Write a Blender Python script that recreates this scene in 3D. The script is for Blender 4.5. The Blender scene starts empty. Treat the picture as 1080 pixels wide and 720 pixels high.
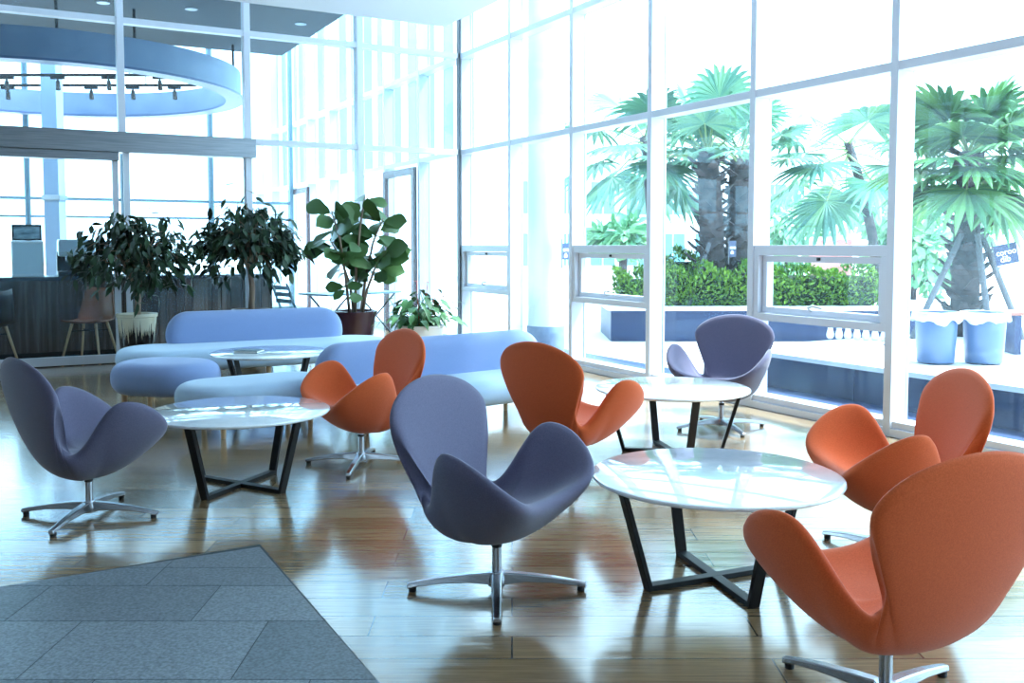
import bpy, math, random
from mathutils import Vector, Matrix
R = random.Random(7)
SC = bpy.context.scene
COL = SC.collection
PI = math.pi
def rad(a): return math.radians(a)

# ------------------------------------------------------------------ mesh builder
class MB:
    def __init__(s): s.v = []; s.f = []; s.mi = []; s.cur = 0
    def add(s, vs, fs):
        b = len(s.v); s.v += [tuple(v) for v in vs]
        for f in fs: s.f.append(tuple(b + i for i in f)); s.mi.append(s.cur)
    def box(s, lo, hi, m=None):
        x0, y0, z0 = lo; x1, y1, z1 = hi
        vs = [Vector(p) for p in ((x0,y0,z0),(x1,y0,z0),(x1,y1,z0),(x0,y1,z0),(x0,y0,z1),(x1,y0,z1),(x1,y1,z1),(x0,y1,z1))]
        if m is not None: vs = [m @ v for v in vs]
        s.add(vs, [(0,3,2,1),(4,5,6,7),(0,1,5,4),(1,2,6,5),(2,3,7,6),(3,0,4,7)])
        return s
    def prism(s, pts, z0, z1, m=None):
        n = len(pts)
        vs = [Vector((x, y, z0)) for x, y in pts] + [Vector((x, y, z1)) for x, y in pts]
        if m is not None: vs = [m @ v for v in vs]
        s.add(vs, [tuple(range(n))[::-1], tuple(range(n, 2*n))] + [(i, (i+1) % n, n+(i+1) % n, n+i) for i in range(n)])
        return s
    def tube(s, pts, r, n=8, caps=True):
        pts = [Vector(p) for p in pts]; k = len(pts)
        rs = r if isinstance(r, (list, tuple)) else [r]*k
        t0 = (pts[1]-pts[0]).normalized()
        u = t0.orthogonal().normalized(); vs = []
        for i, p in enumerate(pts):
            t = (pts[min(i+1, k-1)]-pts[max(i-1, 0)]).normalized()
            u = (u - t*u.dot(t)).normalized(); w = t.cross(u)
            for j in range(n):
                a = 2*PI*j/n; vs.append(p + (u*math.cos(a)+w*math.sin(a))*rs[i])
        fs = [(i*n+j, i*n+(j+1) % n, (i+1)*n+(j+1) % n, (i+1)*n+j) for i in range(k-1) for j in range(n)]
        if caps: fs += [tuple(range(n))[::-1], tuple((k-1)*n+j for j in range(n))]
        s.add(vs, fs); return s
    def lathe(s, prof, n=40, c=(0, 0), sx=1, sy=1):
        vs = []; k = len(prof)
        for r, z in prof:
            for j in range(n):
                a = 2*PI*j/n; vs.append((c[0]+r*math.cos(a)*sx, c[1]+r*math.sin(a)*sy, z))
        fs = [(i*n+j, i*n+(j+1) % n, (i+1)*n+(j+1) % n, (i+1)*n+j) for i in range(k-1) for j in range(n)]
        if prof[0][0] > 1e-6: fs.append(tuple(range(n))[::-1])
        if prof[-1][0] > 1e-6: fs.append(tuple((k-1)*n+j for j in range(n)))
        s.add(vs, fs); return s
    def bar(s, a, b, w, t, up=(0, 0, 1), w2=None, t2=None):
        a = Vector(a); b = Vector(b); d = (b-a).normalized(); up = Vector(up)
        x = d.cross(up).normalized(); y = x.cross(d).normalized()
        w2 = w if w2 is None else w2; t2 = t if t2 is None else t2
        vs = []
        for p, ww, tt in ((a, w, t), (b, w2, t2)):
            for sx, sy in ((-1,-1),(1,-1),(1,1),(-1,1)): vs.append(p + x*sx*ww/2 + y*sy*tt/2)
        s.add(vs, [(3,2,1,0),(4,5,6,7),(0,1,5,4),(1,2,6,5),(2,3,7,6),(3,0,4,7)]); return s
    def leaf(s, base, d, up, L, W, droop=.2, seg=4, fold=.15, shape=None):
        base = Vector(base); d = Vector(d).normalized(); up = Vector(up)
        x = d.cross(up)
        if x.length < 1e-3: x = d.orthogonal()
        x.normalize(); n = x.cross(d).normalized()
        shape = shape or (.06, .75, 1, .62, .02)
        seg = len(shape)-1; vs = []
        for i in range(seg+1):
            t = i/seg
            c = base + d*(L*t) - n*(droop*L*t*t)
            w = W*.5*shape[i]
            vs += [c - x*w + n*(fold*w), c, c + x*w + n*(fold*w)]
        fs = []
        for i in range(seg):
            a = i*3; fs += [(a, a+1, a+4, a+3), (a+1, a+2, a+5, a+4)]
        s.add(vs, fs); return s
    def build(s, name, mats, parent=None, smooth=False, bevel=0, subd=0, bseg=2):
        me = bpy.data.meshes.new(name); me.from_pydata(s.v, [], s.f); me.update()
        if not isinstance(mats, (list, tuple)): mats = [mats]
        for m in mats: me.materials.append(m)
        if len(mats) > 1: me.polygons.foreach_set('material_index', s.mi)
        if smooth: me.polygons.foreach_set('use_smooth', [True]*len(me.polygons))
        o = bpy.data.objects.new(name, me); COL.objects.link(o)
        if parent is not None: o.parent = parent
        if bevel:
            b = o.modifiers.new('bevel', 'BEVEL'); b.width = bevel; b.segments = bseg; b.limit_method = 'ANGLE'; b.angle_limit = rad(40)
        if subd:
            q = o.modifiers.new('subd', 'SUBSURF'); q.levels = subd; q.render_levels = subd
        return o

def shade_auto(o, deg=40):
    me = o.data
    me.polygons.foreach_set('use_smooth', [True]*len(me.polygons))
    me.set_sharp_from_angle(angle=rad(deg))
    return o
def tag(o, label=None, cat=None, group=None, kind=None):
    if label: o['label'] = label
    if cat: o['category'] = cat
    if group: o['group'] = group
    if kind: o['kind'] = kind
    return o
def root(name, loc=(0, 0, 0), rz=0, label=None, cat=None, group=None, kind=None):
    o = bpy.data.objects.new(name, None); COL.objects.link(o)
    o.empty_display_size = .1
    o.location = loc; o.rotation_euler = (0, 0, rz)
    return tag(o, label, cat, group, kind)
def dup(o, parent=None):
    c = o.copy(); COL.objects.link(c)
    if parent is not None:
        c.parent = parent; c.matrix_parent_inverse = o.matrix_parent_inverse.copy()
    for ch in list(o.children): dup(ch, c)
    return c

# ------------------------------------------------------------------ materials
def mat(name, col, rough=.5, metal=0, spec=.5, **kw):
    m = bpy.data.materials.new(name); m.use_nodes = True
    b = m.node_tree.nodes['Principled BSDF']
    b.inputs['Base Color'].default_value = (*col, 1); b.inputs['Roughness'].default_value = rough
    b.inputs['Metallic'].default_value = metal; b.inputs['Specular IOR Level'].default_value = spec
    for k, v in kw.items(): b.inputs[k.replace('_', ' ')].default_value = v
    return m
def nodes(m): return m.node_tree.nodes, m.node_tree.links, m.node_tree.nodes['Principled BSDF']
def coords(m, scale=(1, 1, 1), out='Object', rot=(0, 0, 0)):
    n, l, b = nodes(m)
    tc = n.new('ShaderNodeTexCoord'); mp = n.new('ShaderNodeMapping')
    mp.inputs['Scale'].default_value = scale; mp.inputs['Rotation'].default_value = rot
    l.new(tc.outputs[out], mp.inputs['Vector']); return mp.outputs['Vector']
def noise(m, vec, scale, detail=4, rough=.55):
    n, l, b = nodes(m); t = n.new('ShaderNodeTexNoise')
    t.inputs['Scale'].default_value = scale; t.inputs['Detail'].default_value = detail; t.inputs['Roughness'].default_value = rough
    l.new(vec, t.inputs['Vector']); return t.outputs['Fac']
def ramp(m, fac, stops):
    n, l, b = nodes(m); r = n.new('ShaderNodeValToRGB')
    e = r.color_ramp.elements
    while len(e) < len(stops): e.new(.5)
    for i, (p, c) in enumerate(stops): e[i].position = p; e[i].color = (*c, 1)
    l.new(fac, r.inputs['Fac']); return r.outputs['Color']
def bump(m, h, strength=.2, dist=.01):
    n, l, b = nodes(m); p = n.new('ShaderNodeBump')
    p.inputs['Strength'].default_value = strength; p.inputs['Distance'].default_value = dist
    l.new(h, p.inputs['Height']); l.new(p.outputs['Normal'], b.inputs['Normal'])
def setcol(m, c): n, l, b = nodes(m); l.new(c, b.inputs['Base Color'])
def noisy(name, c1, c2, scale, rough=.6, bmp=0, bscale=None, dist=.005, spec=.5, detail=4, sc=(1,1,1), **kw):
    m = mat(name, c1, rough, 0, spec, **kw); v = coords(m, sc)
    setcol(m, ramp(m, noise(m, v, scale, detail), [(.3, c1), (.7, c2)]))
    if bmp: bump(m, noise(m, v, bscale or scale, 3), bmp, dist)
    return m

def fabric(name, c1, c2):
    m = noisy(name, c1, c2, 260, .92, .25, 420, .002, spec=.2, Sheen_Weight=.25, Sheen_Roughness=.5)
    return m
M_GREY = fabric('grey_violet_wool', (.105, .10, .165), (.15, .142, .22))
M_ORANGE = fabric('orange_wool', (.62, .10, .026), (.76, .145, .042))
M_SOFA = fabric('pale_blue_wool', (.34, .47, .62), (.40, .53, .68))
M_SOFASH = fabric('shaded_blue_wool', (.19, .27, .47), (.23, .31, .53))  # darker copy of the sofa wool, shade put into the colour
M_CHROME = mat('polished_aluminium', (.46, .48, .52), .27, 1)
M_STEEL = noisy('brushed_steel', (.20, .23, .26), (.30, .33, .36), 3, .32, sc=(1, 1, 30)); M_STEEL.node_tree.nodes['Principled BSDF'].inputs['Metallic'].default_value = .85
M_BLACK = mat('black_powder_metal', (.008, .008, .010), .45, 0, .25)
M_RUBBER = mat('black_plastic', (.008, .008, .009), .5)
M_FRAME = mat('white_aluminium', (.66, .70, .78), .38)
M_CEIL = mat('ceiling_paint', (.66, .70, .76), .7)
M_WALL = mat('wall_paint', (.25, .25, .26), .8)
M_OAK = noisy('pale_oak', (.50, .33, .18), (.62, .43, .26), 12, .45, sc=(1, 1, .15))

def marble():
    m = mat('white_marble', (.85, .9, .92), .06, 0, .6, Coat_Weight=.6, Coat_Roughness=.03)
    v = coords(m); f = noise(m, v, 5, 8, .65)
    setcol(m, ramp(m, f, [(.38, (.70, .77, .82)), (.52, (.82, .87, .90)), (.7, (.86, .9, .92))])); return m
M_MARBLE = marble()

def wood_floor():
    m = mat('oak_plank_floor', (.3, .2, .1), .2, 0, .7, Coat_Weight=.7, Coat_Roughness=.13, Coat_IOR=1.55)
    n, l, b = nodes(m)
    v = coords(m, (1, 1, 1))
    br = n.new('ShaderNodeTexBrick')
    br.offset = .37; br.offset_frequency = 2; br.squash = 1
    for k, q in dict(Scale=1, Mortar_Size=.003, Mortar_Smooth=.1, Bias=0, Brick_Width=1.25, Row_Height=.165).items():
        br.inputs[k.replace('_', ' ')].default_value = q
    br.inputs['Color1'].default_value = (0, 0, 0, 1); br.inputs['Color2'].default_value = (1, 1, 1, 1); br.inputs['Mortar'].default_value = (.5, .5, .5, 1)
    l.new(v, br.inputs['Vector'])
    bw = n.new('ShaderNodeRGBToBW'); l.new(br.outputs['Color'], bw.inputs['Color'])
    plank = ramp(m, bw.outputs['Val'], [(0, (.23, .145, .075)), (.45, (.30, .20, .11)), (1, (.40, .28, .165))])
    g = coords(m, (1.2, 26, 1)); gf = noise(m, g, 3.2, 8, .62)
    grain = ramp(m, gf, [(.3, (.55, .55, .55)), (.62, (1.12, 1.1, 1.06))])
    mx = n.new('ShaderNodeMixRGB'); mx.blend_type = 'MULTIPLY'; mx.inputs['Fac'].default_value = .85
    l.new(plank, mx.inputs['Color1']); l.new(grain, mx.inputs['Color2'])
    m2 = n.new('ShaderNodeMixRGB'); m2.inputs['Color2'].default_value = (.03, .02, .012, 1)
    l.new(br.outputs['Fac'], m2.inputs['Fac']); l.new(mx.outputs['Color'], m2.inputs['Color1'])
    l.new(m2.outputs['Color'], b.inputs['Base Color'])
    # brushed grain and slight cupping of each plank
    w = coords(m, (.8, 5.5, 1)); wf = noise(m, w, 2.2, 2)
    mr = n.new('ShaderNodeMapRange'); mr.inputs['To Min'].default_value = .10; mr.inputs['To Max'].default_value = .26
    l.new(gf, mr.inputs['Value']); l.new(mr.outputs['Result'], b.inputs['Roughness'])
    a = n.new('ShaderNodeMath'); a.operation = 'MULTIPLY'; a.inputs[1].default_value = .10; l.new(gf, a.inputs[0])
    c = n.new('ShaderNodeMath'); c.operation = 'MULTIPLY_ADD'; c.inputs[1].default_value = .8; l.new(wf, c.inputs[0]); l.new(a.outputs[0], c.inputs[2])
    d = n.new('ShaderNodeMath'); d.operation = 'MULTIPLY_ADD'; d.inputs[1].default_value = -.35; l.new(br.outputs['Fac'], d.inputs[0]); l.new(c.outputs[0], d.inputs[2])
    bump(m, d.outputs[0], .45, .006)
    return m
M_FLOOR = wood_floor()
M_TILES = [noisy('grey_granite_tile', c, tuple(q*2.5 for q in c), 95, .42, .08, 200, .001, detail=3) for c in ((.085, .10, .115), (.07, .084, .098), (.105, .122, .138))]
M_GROUT = mat('dark_grout', (.05, .06, .065), .8)

def glass(name, tint=(.90, .975, 1.0), veil=.05, refl=1.0):
    m = bpy.data.materials.new(name); m.use_nodes = True
    n = m.node_tree.nodes; l = m.node_tree.links; n.clear()
    out = n.new('ShaderNodeOutputMaterial')
    tr = n.new('ShaderNodeBsdfTransparent'); tr.inputs['Color'].default_value = (*tint, 1)
    tl = n.new('ShaderNodeBsdfTranslucent'); tl.inputs['Color'].default_value = (.62, .86, 1, 1)
    gl = n.new('ShaderNodeBsdfGlossy'); gl.inputs['Roughness'].default_value = .01
    fr = n.new('ShaderNodeFresnel'); fr.inputs['IOR'].default_value = 1.45
    mm = n.new('ShaderNodeMath'); mm.operation = 'MULTIPLY'; mm.inputs[1].default_value = refl; l.new(fr.outputs[0], mm.inputs[0])
    ge = n.new('ShaderNodeNewGeometry'); iv = n.new('ShaderNodeMath'); iv.operation = 'SUBTRACT'; iv.inputs[0].default_value = 1; l.new(ge.outputs['Backfacing'], iv.inputs[1])
    m3 = n.new('ShaderNodeMath'); m3.operation = 'MULTIPLY'; l.new(mm.outputs[0], m3.inputs[0]); l.new(iv.outputs[0], m3.inputs[1]); mm = m3
    a = n.new('ShaderNodeMixShader'); a.inputs['Fac'].default_value = veil  # translucent share imitates bright haze over the view
    l.new(tr.outputs[0], a.inputs[1]); l.new(tl.outputs[0], a.inputs[2])
    c = n.new('ShaderNodeMixShader'); l.new(mm.outputs[0], c.inputs['Fac']); l.new(a.outputs[0], c.inputs[1]); l.new(gl.outputs[0], c.inputs[2])
    l.new(c.outputs[0], out.inputs['Surface']); return m
M_GLASS = glass('facade_glass', (.93, .985, 1.0), .006)
M_GLASS2 = glass('partition_glass', (.90, .965, .99), .012)

# ------------------------------------------------------------------ layout: window wall W (right) and partition P (left)
# W: point on the inner face of the mullions; e along the wall away from the viewer, n outward
W0 = Vector((1.80, 7.37, 0)); WE = Vector((-.479, .878, 0)); WN = Vector((.878, .479, 0))
def wpt(s, o=0, z=0): return W0 + WE*s + WN*o + Vector((0, 0, z))
MW = Matrix.Translation(W0) @ Matrix(((WE.x, WN.x, 0, 0), (WE.y, WN.y, 0, 0), (0, 0, 1, 0), (0, 0, 0, 1)))   # local (s, out, z)
SCN = 5.13                                             # corner s
PC = wpt(SCN)
PE = -WN                                               # along the partition to the left
PNV = WE                                               # beyond the partition
MP = Matrix.Translation(PC) @ Matrix(((PE.x, PNV.x, 0, 0), (PE.y, PNV.y, 0, 0), (0, 0, 1, 0), (0, 0, 0, 1)))  # local (t, beyond, z)
STEP = 1.3
TOPZ = 5.4

# ------------------------------------------------------------------ setting: floor, tiles, ceiling
def poly_slab(name, pts, z0, z1, m, kind='structure'):
    o = MB().prism(pts, z0, z1).build(name, m); tag(o, kind=kind); return o
far_s = 15.5
inner = [wpt(far_s, .16), wpt(-14, .16)]
fl = poly_slab('floor', [(inner[1].x, inner[1].y), (inner[0].x, inner[0].y), (-19, 13.5), (-11, -4.8), (7, -7)], -.30, 0, M_FLOOR)
# granite tile field in the near left corner of the floor
tm = MB()
def clip_poly(poly, a, b):            # keep the left of a->b
    out = []
    for i in range(len(poly)):
        p, q = poly[i], poly[(i+1) % len(poly)]
        sp = (b[0]-a[0])*(p[1]-a[1])-(b[1]-a[1])*(p[0]-a[0]); sq = (b[0]-a[0])*(q[1]-a[1])-(b[1]-a[1])*(q[0]-a[0])
        if sp >= 0: out.append(p)
        if sp*sq < 0:
            t = sp/(sp-sq); out.append((p[0]+(q[0]-p[0])*t, p[1]+(q[1]-p[1])*t))
    return out
field = [(-.06, 2.05), (-1.056, 3.903), (-1.83, 3.43), (-4.5, 1.95), (-4.5, -1), (1.6, -1)]
def shoelace(p): return sum(p[i][0]*p[(i+1) % len(p)][1]-p[(i+1) % len(p)][0]*p[i][1] for i in range(len(p)))/2
rows = [3.95, 3.61, 3.415, 3.085, 2.66, 2.24, 1.8, 1.4, 1.0, .6, .2, -.2, -.6, -1]
starts = [-1.346, -1.346, -1.07, -.81, -1.2, -.6, -1, -.4, -1, -.5, -1, -.5, -1]
tm.cur = 3; tm.prism(field[::-1] if shoelace(field) < 0 else field, -.02, .0015)
for i in range(len(rows)-1):
    for k in range(-5, 4):
        x0 = starts[i] + k*.62; tm.cur = R.choice((0, 1, 2))
        p = [(x0+.002, rows[i+1]+.002), (x0+.618, rows[i+1]+.002), (x0+.618, rows[i]-.002), (x0+.002, rows[i]-.002)]
        ff = field if shoelace(field) < 0 else field[::-1]
        for j in range(len(ff)):
            p = clip_poly(p, ff[(j+1) % len(ff)], ff[j])
            if len(p) < 3: break
        if len(p) >= 3: tm.prism(p, 0, .003)
tag(tm.build('floor_tiles', M_TILES + [M_GROUT]), kind='structure')

# ceiling slab, set in from both glass walls
c0 = PC + PE*.52 + WE*-.72
CZ = 3.74
a = c0 + WE*-17; b = c0 + PE*13
ce = poly_slab('ceiling', [(c0.x, c0.y), (b.x, b.y), (b.x+(a-c0).x, b.y+(a-c0).y), (a.x, a.y)], CZ, CZ+.35, M_CEIL)
rf0 = wpt(SCN, 1.0); rf1 = wpt(-14, 1.0); rf2 = rf1 + PE*17; rf3 = rf0 + PE*17
poly_slab('ceiling_roof', [(p.x, p.y) for p in (rf0, rf3, rf2, rf1)], TOPZ, TOPZ+.3, M_CEIL)  # unseen roof; overhang sized to keep the sun near the glass
# walls behind the viewer
bw = MB(); m_ = MW
bw.box((-11.2, -13, 0), (-11, .2, TOPZ), MW); tag(bw.build('wall_back', M_WALL), kind='structure')

wl = MB().box((STEP*9, -14, 0), (STEP*9+.2, .1, TOPZ), MP); tag(wl.build('wall_left', M_WALL), kind='structure')
# ------------------------------------------------------------------ window wall (right)
def frame_box(s0, s1, o0, o1, z0, z1, M): return MB().box((s0, o0, z0), (s1, o1, z1), M)
def bay(idx, s0, s1, M, gm, has_vent, name, depth=.17, tz=(2.40, 3.58), vent_z=(.68, 1.25), full=True):
    r = root('window_%d' % idx); tag(r, kind='structure')
    w = .03
    frame_box(s1-w, s1+w, 0, depth, 0, TOPZ, M).build('mullion', M_FRAME, r, bevel=.003)
    t = MB()
    for z in tz: t.box((s0+w, .005, z-.03), (s1-w, depth-.01, z+.03), M)
    t.build('transom', M_FRAME, r, bevel=.003)
    t = MB().box((s0+w, 0, 0), (s1-w, depth, .055), M).box((s0+w, .02, .055), (s1-w, depth, .10), M)
    t.build('sill', M_FRAME, r, bevel=.003)
    g0, g1 = depth-.03, depth-.018
    zs = [.10] + ([vent_z[0]-.03, vent_z[1]+.03] if has_vent else []) + [tz[0]-.03]
    def pane(z0, z1): MB().box((s0+w, g0, z0), (s1-w, g1, z1), M).build('pane', gm, r)
    if has_vent:
        pane(.10, vent_z[0]); pane(vent_z[1], tz[0]-.03)
        v0, v1 = vent_z
        fr = MB().box((s0+w, .01, v0-.0), (s1-w, depth-.005, v0+.055), M).box((s0+w, .01, v1-.075), (s1-w, depth-.005, v1), M)
        fr.box((s0+w, .01, v0+.055), (s0+w+.05, depth-.005, v1-.075), M).box((s1-w-.05, .01, v0+.055), (s1-w, depth-.005, v1-.075), M)
        fo = fr.build('vent_frame', M_FRAME, r, bevel=.003)
        a0, a1, b0, b1 = s0+w+.055, s1-w-.055, v0+.06, v1-.08
        sb = MB(); q = .045
        sb.box((a0, .05, b0), (a1, .11, b0+q), M).box((a0, .05, b1-q), (a1, .11, b1), M).box((a0, .05, b0+q), (a0+q, .11, b1-q), M).box((a1-q, .05, b0+q), (a1, .11, b1-q), M)
        so = sb.build('vent_sash', M_FRAME, r, bevel=.004)
        MB().box((a0+q, .08, b0+q), (a1-q, .09, b1-q), M).build('pane', gm, so)
        h = MB(); mid = (a0+a1)/2
        h.tube([MW_or(M, (mid+.07, .05, b0+q-.01)), MW_or(M, (mid+.07, .02, b0+q+.015)), MW_or(M, (mid+.02, .012, b0+q+.03)), MW_or(M, (mid-.07, .012, b0+q+.02))], .010, 8)
        h.build('handle', M_FRAME, so, smooth=True)
        MB().box((mid-.012, .035, b1-.03), (mid+.012, .05, b1-.008), M).build('latch', M_RUBBER, so, bevel=.002)
    else:
        pane(.10, tz[0]-.03)
    pane(tz[0]+.03, tz[1]-.03); pane(tz[1]+.03, TOPZ-.02)
    return r
def MW_or(M, p): return M @ Vector(p)
n = 1
s_edges = [SCN - STEP*k for k in range(0, 15)]
vents = {0, 2, 4, 6, 8}
for k in range(14):
    bay(n, s_edges[k+1], s_edges[k], MW, M_GLASS, k in vents, 'w'); n += 1
# the same façade runs on beyond the partition
for k in range(8):
    s0 = SCN + STEP*k
    bay(n, s0, s0+STEP, MW, M_GLASS, False, 'w'); n += 1

M_FIN = noisy('shade_cyan_fin', (.22, .52, .66), (.26, .56, .70), .8, .25)  # added fins; the cyan stands in for shaded upright stripes
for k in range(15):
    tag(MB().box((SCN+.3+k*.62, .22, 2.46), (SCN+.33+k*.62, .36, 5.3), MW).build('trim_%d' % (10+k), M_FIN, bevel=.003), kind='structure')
# brown framed glazed door in the façade beyond the partition
M_BROWN = mat('brown_door_metal', (.10, .055, .06), .4)
d = root('door_1'); tag(d, kind='structure')
def door_frame(s0, s1, z1, par):
    t = MB().box((s0-.05, -.06, 0), (s0+.05, -.005, z1), MW).box((s1-.05, -.06, 0), (s1+.05, -.005, z1), MW).box((s0+.05, -.06, z1-.1), (s1-.05, -.005, z1), MW)
    t.build('door_frame', M_BROWN, par, bevel=.004)
    MB().box((s0+.05, -.04, .0), (s0+.09, -.015, z1-.1), MW).build('door_stile', M_FRAME, par)
door_frame(SCN+1.38, SCN+2.45, 2.32, d)
MB().tube([MW @ Vector((SCN+2.25, -.075, .9)), MW @ Vector((SCN+2.25, -.075, 1.25))], .012).build('door_handle', M_STEEL, d)
d = root('door_2'); tag(d, kind='structure'); door_frame(SCN+6.4, SCN+7.6, 2.32, d)

# ------------------------------------------------------------------ glass partition (left)
def pane_mp(name, par, t0, t1, z0, z1, y=.02): MB().box((t0, y, z0), (t1, y+.012, z1), MP).build(name, M_GLASS2, par)
HZ0, HZ1 = 2.215, 2.425
HT = 2.62
NP = 9
for k in range(NP):
    r = root('window_%d' % n); n += 1; tag(r, kind='structure')
    t0 = STEP*k; t1 = t0+STEP
    MB().box((t1-.035, -.05, HZ1 if t1 > HT+.1 else 0), (t1+.035, .08, TOPZ), MP).build('mullion', M_FRAME, r, bevel=.003)
    tb = MB()
    if t1 <= HT+.1: tb.box((t0+.035, -.04, 2.37), (t1-.035, .07, 2.43), MP)
    tb.box((t0+.035, -.04, 3.55), (t1-.035, .07, 3.61), MP)
    tb.build('transom', M_FRAME, r, bevel=.003)
    pane_mp('pane', r, t0+.035, t1-.035, 3.61, TOPZ)
    if t1 <= HT+.1:
        MB().box((t0+.035, -.03, 0), (t1-.035, .06, .08), MP).build('sill', M_STEEL, r, bevel=.003)
        pane_mp('pane', r, t0+.035, t1-.035, .08, 2.37); pane_mp('pane', r, t0+.035, t1-.035, 2.43, 3.55)
    else:
        pane_mp('pane', r, t0+.035, t1-.035, HZ1, 3.55)
MB().box((-.022, -.03, 0), (.012, .05, TOPZ), MP).build('trim_1', mat('corner_post_dark', (.05, .07, .09), .4), bevel=.003)['kind'] = 'structure'
# automatic sliding door: steel header, track, leaves
d = root('door_3'); tag(d, kind='structure')
MB().box((HT-.09, -.10, HZ0), (STEP*NP, .12, HZ1), MP).build('door_header', M_STEEL, d, bevel=.004)
MB().box((STEP*3+.04, -.06, HZ0-.085), (STEP*NP, .10, HZ0), MP).build('door_track', M_STEEL, d, bevel=.003)
def leaf_panel(t0, t1, y):
    lf = MB().box((t0, y, 0.01), (t0+.06, y+.045, HZ0-.0), MP).box((t1-.06, y, .01), (t1, y+.045, HZ0), MP).box((t0+.06, y, .01), (t1-.06, y+.045, .10), MP)
    lo = lf.build('door_leaf', M_FRAME, d, bevel=.003)
    MB().box((t0+.06, y+.015, .10), (t1-.06, y+.027, HZ0), MP).build('pane', M_GLASS2, lo)
leaf_panel(HT-.03, STEP*3-.005, -.03)
leaf_panel(STEP*3+.04, STEP*4.6, .03); leaf_panel(STEP*4.6, STEP*6.2, .03); leaf_panel(STEP*6.2, STEP*7.8, -.03)

# ------------------------------------------------------------------ lobby beyond the partition
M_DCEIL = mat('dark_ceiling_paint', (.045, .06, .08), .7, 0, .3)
LZ = 4.15
FAR = 7.2
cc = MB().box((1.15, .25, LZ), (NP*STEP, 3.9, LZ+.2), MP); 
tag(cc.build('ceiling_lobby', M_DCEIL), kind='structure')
# far glazing
M_PANELW = mat('far_window_frame', (.10, .18, .24), .5)
for k in range(9):
    r = root('window_%d' % n); n += 1; tag(r, kind='structure')
    t0 = .1+1.5*k
    MB().box((t0-.03, FAR, 0), (t0+.03, FAR+.1, TOPZ), MP).box((t0+1.44, FAR, 0), (t0+1.5, FAR+.1, TOPZ), MP).build('mullion', M_PANELW, r)
    MB().box((t0+.03, FAR+.02, 1.72), (t0+1.44, FAR+.08, 1.76), MP).box((t0+.03, FAR+.02, 2.02), (t0+1.44, FAR+.08, 2.07), MP).box((t0+.03, FAR+.02, 0), (t0+1.44, FAR+.08, .08), MP).build('transom', M_PANELW, r)
    MB().box((t0+.03, FAR+.04, .08), (t0+1.44, FAR+.05, TOPZ), MP).build('pane', M_GLASS2, r)
# ring drum hung under the lobby ceiling
M_RING = noisy('ring_blue_grey_paint', (.12, .18, .29), (.17, .24, .36), 3, .45)
rg = root('ring_canopy', (-6.55, 13.55, 3.42), 0, 'large blue-grey ring hanging below the dark lobby ceiling', 'ring light')
def annulus(ro, ri, z0, z1, nseg=96):
    m = MB(); vs = []
    for j in range(nseg):
        c, s = math.cos(2*PI*j/nseg), math.sin(2*PI*j/nseg)
        vs += [(ro*c, ro*s, z0), (ro*c, ro*s, z1), (ri*c, ri*s, z1), (ri*c, ri*s, z0)]
    fs = []
    for j in range(nseg):
        a, b = 4*j, 4*((j+1) % nseg)
        for q in range(4): fs.append((a+q, b+q, b+(q+1) % 4, a+(q+1) % 4))
    m.add(vs, fs); return m
shade_auto(annulus(2.62, 2.45, 0, .36).build('drum', M_RING, rg))
shade_auto(annulus(2.66, 2.40, -.03, -.001).build('lip', mat('ring_lip_dark', (.06, .10, .22), .4), rg))
for (x, y) in ((-.3, -2.53), (.55, -2.48), (1.2, -2.24), (1.9, -1.7), (2.5, .4), (-2.0, 1.5)):
    MB().tube([(x, y, .36), (x, y, LZ-3.42)], .018, 8).build('hanger_rod', M_BLACK, rg)
# spotlights on the lobby ceiling
M_LAMP = bpy.data.materials.new('downlight_glow'); M_LAMP.use_nodes = True
_b = M_LAMP.node_tree.nodes['Principled BSDF']; _b.inputs['Emission Color'].default_value = (1, .97, .92, 1); _b.inputs['Emission Strength'].default_value = 5
sp = root('ceiling_spotlight', (0, 0, LZ)); MB().lathe([(.055, -.012), (.075, -.012), (.075, 0)], 20).build('rim', M_STEEL, sp); MB().lathe([(0, -.010), (.05, -.010), (.05, -.002)], 20).build('lamp', M_LAMP, sp)
first = True
for i, (t, y) in enumerate([(1.6+ii*1.15, .7+jj*1.0) for jj in range(3) for ii in range(7)]):
    o = sp if first else dup(sp); first = False
    p = MP @ Vector((t+R.uniform(-.2, .2), y+R.uniform(-.2, .2), LZ)); o.location = p
    tag(o, 'small round spotlight recessed in the dark lobby ceiling behind the glass', 'ceiling light', 'spotlights in the dark lobby ceiling')
# track lights seen through the ring
for i, (x0, x1, y, lab) in enumerate(((-9.4, -4.9, 14.3, 'nearer dark lighting track with small spots, seen through the ring opening'), (-9.0, -5.0, 15.2, 'farther dark lighting track with small spots, seen through the ring opening'))):
    tr_ = root('track_light', (0, 0, 3.78), 0, lab, 'track light', 'lighting tracks inside the ring')
    MB().box((x0, y-.015, -.02), (x1, y+.015, .02)).build('track', M_BLACK, tr_)
    for x in (x0+.8, x1-.8): MB().tube([(x, y, .02), (x, y, LZ-3.78)], .008, 6).build('hanger_rod', M_BLACK, tr_)
    for k in range(6):
        x = x0+.35+k*(x1-x0-.7)/5; h = MB().box((x-.10, y-.025, -.06), (x+.10, y+.025, -.02)).build('driver_box', M_BLACK, tr_)
        MB().tube([(x, y, -.06), (x, y, -.10), (x+.02, y-.03, -.22)], [.01, .03, .035], 10).build('lamp_head', M_BLACK, h)
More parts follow.
